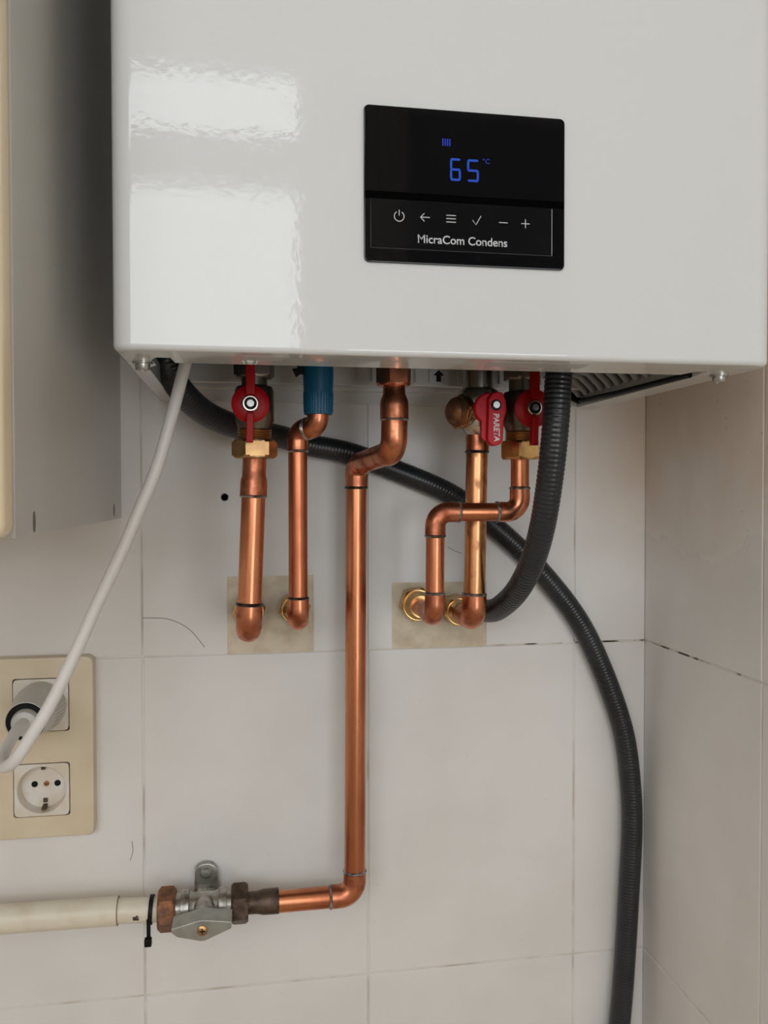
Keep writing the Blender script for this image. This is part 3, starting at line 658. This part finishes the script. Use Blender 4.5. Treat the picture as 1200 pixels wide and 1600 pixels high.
lathe('side_plug', [(0.0220, 0.0122), (0.0235, 0.0122), (0.0238, 0.0116), (0.0250, 0.0118), (0.0253, 0.0110), (0.0266, 0.0112), (0.0270, 0.0100), (0.0295, 0.0085), (0.0308, 0.005), (0.0312, 0)], (X2, Y2, 0.5125), d, 'rust', v2, 32)
lathe('valve_stem', [(0.01, 0.0072), (0.0285, 0.0072)], (0.0838, Y2, 0.5138), (0, -1, 0), 'nickel', v2, 24)
yl = -0.1035
lv = lathe('lever', [(0, 0.0118), (0.001, 0.0128), (0.0045, 0.0126), (0.0055, 0.0115), (0.0055, 0.0)], (0.0832, yl, 0.5130), (0, -1, 0), 'red', v2, 40)
bar = [(0.0808, 0.5205), (0.0806, 0.4885)] + [(0.0868 + 0.0062 * math.cos(a), 0.4885 + 0.0055 * math.sin(a)) for a in [PI + PI * k / 10 for k in range(11)]] + [(0.0940, 0.504), (0.0962, 0.511), (0.0955, 0.5195), (0.0925, 0.5255), (0.0885, 0.5262), (0.0845, 0.5250)]
prism('lever_grip', bar, 0.0105, wallplane(yl + 0.001), 'red', lv, 0.0011)
bar2 = [(0.0762, 0.505), (0.0762, 0.490), (0.0790, 0.4872), (0.0815, 0.4875), (0.0815, 0.506)]
prism('lever_skirt', bar2, 0.005, wallplane(yl - 0.0003), 'red', lv, 0.0006)
hexnut('lever_bolt', 0.0, 0.0017, 0.0027, (0.0872, yl - 0.0094, 0.5155), (0, -1, 0), 'steel', lv, 0.2)
lathe('bolt_recess', [(0, 0.0045), (0.0004, 0.0043), (0.0004, 0)], (0.0872, yl - 0.0095, 0.5155), (0, -1, 0), 'black', lv, 24)
text_mesh('lever_lettering', 'PARETA', (0.0876 - 0.0112, 0.0876 + 0.0112, 0.4975 - 0.0025, 0.4975 + 0.0025), yl - 0.0097, 'white_print', lv, rot=-PI / 2 + 0.03, shear=0.12, bold=0.035)
p4 = thing('copper_pipe', 'tarnished straight copper pipe below the lettered valve, behind the cross-over pipe', 'pipe', (0.0795, -0.075, 0.339))
lathe('fitting_socket', [(0, 0.0098), (0.0145, 0.0098)], (0.0826, -0.075, 0.4945), (0, 0, -1), 'copper_fit', p4, 28)
solder_ring((0.0822, -0.075, 0.4800), (0, 0, 1), 0.0094, p4, 'solder_dark')
pipe_run(p4, [(0.0822, -0.075, 0.4802), (0.0796, -0.075, 0.3388), (0.0800, 0.004, 0.3385)], 0.0091, 0.0115, ext=0.0095, cm='copper_old', fm='copper_fit', rings=(0,), fit=0.0012)
wall_nut(p4, 0.0800, 0.3385, 0.0122, front=-0.036)

# ------------------------------------------------------------------ right stop valve and the cross-over pipe
v3 = thing('stop_valve', 'stop valve with round red lever and brass nut, right, half hidden by the hanging hose', 'valve', (0.1140, -0.094, 0.473), 'stop valves with round red levers')
stop_valve(v3, 0.1140, -0.094, 0.5375, 0.5125, 0.4872, 0.4728, 0.0150, 'nickel_dark', 'brass', 0.0152, 0.0012, -0.120)
p3 = thing('copper_pipe', 'thin copper pipe crossing over sideways with two bends to right mortar patch', 'pipe', (0.0413, -0.094, 0.3442))
pipe_run(p3, [(0.1133, -0.0945, 0.4740), (0.1133, -0.0945, 0.4297), (0.0418, -0.0945, 0.4299), (0.0412, -0.0945, 0.3442), (0.0438, 0.004, 0.3440)], 0.0075, 0.0115, ext=0.0080, cm='copper', rings=(0, 1, 2, 3, 4), fit=0.0008)
wall_nut(p3, 0.0438, 0.3440, 0.0140)

# ------------------------------------------------------------------ hoses
def hose(name, label, ctrl, r, pitch, amp):
    pts = resample(catmull(ctrl, 0.002), pitch / 4)
    bm = bmesh.new(); add_tube(bm, pts, lambda i: r + (amp if i % 4 in (0, 1) else 0.0), 24)
    o = finish(name, bm, 'hose', None, 60); o['label'] = label; o['category'] = 'hose'; return o, pts
hose('ribbed_hose', 'dark grey ribbed hose hanging from the boiler right and curving back to the wall',
     [(0.1230, -0.16, 0.5680), (0.1222, -0.16, 0.5458), (0.1207, -0.16, 0.5267), (0.1190, -0.16, 0.498), (0.1184, -0.152, 0.4623), (0.1182, -0.135, 0.4204), (0.1175, -0.112, 0.3886), (0.1145, -0.082, 0.3619), (0.1090, -0.052, 0.3445), (0.1060, -0.028, 0.3385), (0.1050, -0.002, 0.3375)], 0.0099, 0.0036, 0.00035)
hB, ptsB = hose('drain_hose', 'long dark grey drain hose sweeping behind the pipes down to lower right corner',
     [(-0.1700, -0.12, 0.568), (-0.1697, -0.12, 0.5566), (-0.1658, -0.118, 0.5382), (-0.1568, -0.11, 0.5213), (-0.1389, -0.088, 0.5068), (-0.1118, -0.055, 0.4987), (-0.079, -0.025, 0.4942), (-0.0556, -0.0165, 0.4881), (-0.0187, -0.0125, 0.4813), (0.0133, -0.0115, 0.4699), (0.0726, -0.0115, 0.4456), (0.1121, -0.0115, 0.4178), (0.1404, -0.0115, 0.3938), (0.1629, -0.0115, 0.3708), (0.1901, -0.0115, 0.3383), (0.21, -0.0115, 0.3063), (0.2307, -0.0115, 0.2599), (0.2459, -0.0115, 0.2132), (0.2527, -0.0115, 0.1636), (0.2542, -0.0115, 0.1202), (0.2512, -0.0115, 0.0585), (0.2476, -0.0115, -0.0034), (0.2427, -0.0115, -0.0652), (0.2339, -0.0115, -0.1391), (0.215, -0.0115, -0.26), (0.200, -0.0115, -0.45), (0.198, -0.0115, -0.748)], 0.0098, 0.0030, 0.00022)

# ------------------------------------------------------------------ power cord and plug
pc = thing('power_cord', 'white power cord hanging from the boiler and looping into the upper socket', 'power cord', (-0.2826, -0.062, 0.2656))
CB = [(-0.146, -0.15, 0.5680), (-0.148, -0.15, 0.5519), (-0.1512, -0.15, 0.5396), (-0.1601, -0.152, 0.5041), (-0.1715, -0.154, 0.4636), (-0.184, -0.156, 0.4324), (-0.1947, -0.158, 0.4059), (-0.2121, -0.16, 0.3675), (-0.2254, -0.162, 0.3366), (-0.2408, -0.165, 0.3038), (-0.2531, -0.166, 0.2829), (-0.2647, -0.163, 0.2656), (-0.2747, -0.15, 0.2572), (-0.2817, -0.13, 0.2566), (-0.2838, -0.11, 0.2595), (-0.2835, -0.085, 0.2645), (-0.2832, -0.066, 0.2652)]
tube('cable', catmull(CB, 0.003), 0.0043, 'cable', pc, 20)
PC = (-0.2826, 0.0, 0.2656)
lathe('plug_body', [(0.004, 0.0180), (0.010, 0.0185), (0.012, 0.0205), (0.020, 0.0208), (0.030, 0.0196), (0.042, 0.0176), (0.0585, 0.0160), (0.0600, 0.0157), (0.0602, 0.0152), (0.054, 0.0150)], PC, (-0.01, -1, -0.02), 'plug', pc, 40)
for k in range(11):
    a = -0.95 + k * 0.17
    bm = bmesh.new(); s = Vector((math.cos(a), 0, math.sin(a)))
    P0 = Vector(PC) + Vector((0, -0.016, 0)) + s * 0.0205; P1 = Vector(PC) + Vector((0, -0.040, -0.0008)) + s * 0.0176
    add_tube(bm, [P0, P0.lerp(P1, .5) + s * 0.0006, P1], 0.0009, 8); finish('grip_rib', bm, 'plug', pc)
lathe('gland_gap', [(0.0530, 0.0153), (0.0590, 0.0151), (0.0590, 0.0)], PC, (-0.01, -1, -0.02), 'black', pc, 32)
lathe('cord_gland', [(0.054, 0.0110), (0.0620, 0.0108), (0.0650, 0.0096), (0.0665, 0.0062), (0.0665, 0.0)], (-0.2826, 0, 0.2650), (-0.01, -1, -0.02), 'plug', pc, 32)

# ------------------------------------------------------------------ double socket
so = thing('wall_socket', 'yellowed double power socket on the left of the tiled wall', 'socket', (-0.2826, 0, 0.2285))
SX, hw, PF = -0.2826, 0.0223, -0.0115
bm = bmesh.new(); loops = []
def sqloop(zc, h): return rrect(SX - h, SX + h, zc - h, zc + h, 0.0022, 4)
prof = ((0.0, 0.0), (PF + 0.0022, 0.0), (PF + 0.0006, 0.0008), (PF, 0.0024)); rings = []
for y, i in prof: rings.append([bm.verts.new((x, y, z)) for x, z in rrect(-0.3256 + i, -0.2398 - i, 0.1512 + i, 0.3062 - i, 0.006)])
for a, b in zip(rings, rings[1:]):
    for k in range(len(a)): bm.faces.new((a[k], a[(k + 1) % len(a)], b[(k + 1) % len(a)], b[k]))
E_ = [bm.edges.get((rings[-1][k], rings[-1][(k + 1) % len(rings[-1])])) for k in range(len(rings[-1]))]
for zc in (0.2656, 0.1930):
    P = sqloop(zc, hw + 0.0007); a = [bm.verts.new((x, PF, z)) for x, z in P]; b = [bm.verts.new((x, -0.0002, z)) for x, z in P]
    for k in range(len(a)): bm.faces.new((a[k], a[(k + 1) % len(a)], b[(k + 1) % len(a)], b[k]))
    E_ += [bm.edges.get((a[k], a[(k + 1) % len(a)])) for k in range(len(a))]
bmesh.ops.triangle_fill(bm, use_beauty=True, use_dissolve=False, edges=E_)
finish('cover_plate', bm, 'cream', so, 35, wn=True)
for zc, full in ((0.2656, False), (0.1930, True)):
    prism('insert_gap', sqloop(zc, hw + 0.0010), 0.0006, wallplane(-0.0002), 'gap', so)  # dark brown backing behind the gap round each insert
    bm = bmesh.new(); n = 64
    # square insert with a deep round well
    yf, yw, R1, R2 = PF - 0.0010, -0.0012, 0.0198, 0.0186
    def sq(k):
        a = 2 * PI * k / n + PI / 4; c, s_ = math.cos(a), math.sin(a); q = min(hw / max(abs(c), abs(s_)), hw * 1.36); return c * q, s_ * q
    def ci(k, r): a = 2 * PI * k / n + PI / 4; return r * math.cos(a), r * math.sin(a)
    R = [[bm.verts.new((SX + sq(k)[0] * f, y, zc + sq(k)[1] * f)) for k in range(n)] for y, f in ((-0.0008, 1.0), (yf + 0.0005, 1.0), (yf, 0.985))]
    R += [[bm.verts.new((SX + ci(k, r)[0], y, zc + ci(k, r)[1])) for k in range(n)] for y, r in ((yf, R1 + 0.0006), (yf + 0.0006, R1), (yw, R2))]
    for a, b in zip(R, R[1:]):
        for k in range(n): bm.faces.new((a[k], a[(k + 1) % n], b[(k + 1) % n], b[k]))
    bm.faces.new(R[-1])
    ins = finish('socket_insert', bm, 'socket_white', so, 30)
    if full:
        for dx in (-0.0094, 0.0094): lathe('pin_hole', [(0, 0.0027), (0.0004, 0.0026), (0.0004, 0)], (-0.2792 - 0.0022 + dx, yw, zc + 0.0018), (0, -1, 0), 'black', ins, 20)
        lathe('centre_screw', [(0, 0.0024), (0.0006, 0.0022), (0.0008, 0)], (-0.2811, yw, zc + 0.0018), (0, -1, 0), 'brass_dull', ins, 20)
        box('screw_slot', (-0.2826, -0.2796, yw - 0.0011, yw - 0.0007, zc + 0.0014, zc + 0.0021), 'gap', ins)
        box('earth_clip', (-0.2846, -0.2814, yw - 0.0040, yw + 0.0002, zc + 0.0150, zc + 0.0180), 'gap', ins, 0.0004)
        box('earth_clip', (-0.2836, -0.2802, yw - 0.0022, yw + 0.0002, zc - 0.0140, zc - 0.0105), 'gap', ins, 0.0004)
        prism('earth_spring', [(0.0, 0.0), (0.008, 0.0), (0.008, 0.0022), (0.0, 0.0030)], 0.0036, Matrix(((0, 0, 1, -0.2838), (-1, 0, 0, yw), (0, 1, 0, zc - 0.0184), (0, 0, 0, 1))), 'gap', ins, 0.0004)

# ------------------------------------------------------------------ wall cupboard at the left
cb = thing('wall_cupboard', 'pale laminate wall cupboard with cream door edge beside the boiler', 'cupboard', (-0.52, 0, 0.4240))
CX, CZ0, CZ1 = -0.2169, 0.4240, 1.15
box('side_panel', (CX - 0.016, CX, -0.3440, -0.0004, CZ0, CZ1), 'cabinet', cb, 0.0006)
box('side_panel', (-0.82, -0.804, -0.3440, -0.0004, CZ0, CZ1), 'cabinet', cb, 0.0006)
box('bottom_panel', (-0.804, CX - 0.016, -0.3440, -0.0004, CZ0, CZ0 + 0.016), 'cabinet', cb)
box('top_panel', (-0.804, CX - 0.016, -0.3440, -0.0004, CZ1 - 0.016, CZ1), 'cabinet', cb)
dr = box('door', (-0.818, CX - 0.004, -0.3660, -0.3450, CZ0 + 0.0006, CZ1), 'door_front', cb, 0.002)
box('edge_band', (CX - 0.014, CX + 0.0004, -0.3665, -0.3452, CZ0 + 0.0006, CZ1), 'edge_cream', dr, 0.006, 4)
for y, z in ((-0.3090, 0.4308), (-0.0434, 0.4317)):
    prism('screw_cap', [(-y + 0.0022 * math.cos(a), z + 0.0052 * math.sin(a)) for a in [2 * PI * k / 16 for k in range(16)]], 0.0006,
          Matrix(((0, 0, 1, CX - 0.0002), (-1, 0, 0, 0), (0, 1, 0, 0), (0, 0, 0, 1))), 'cap', cb)
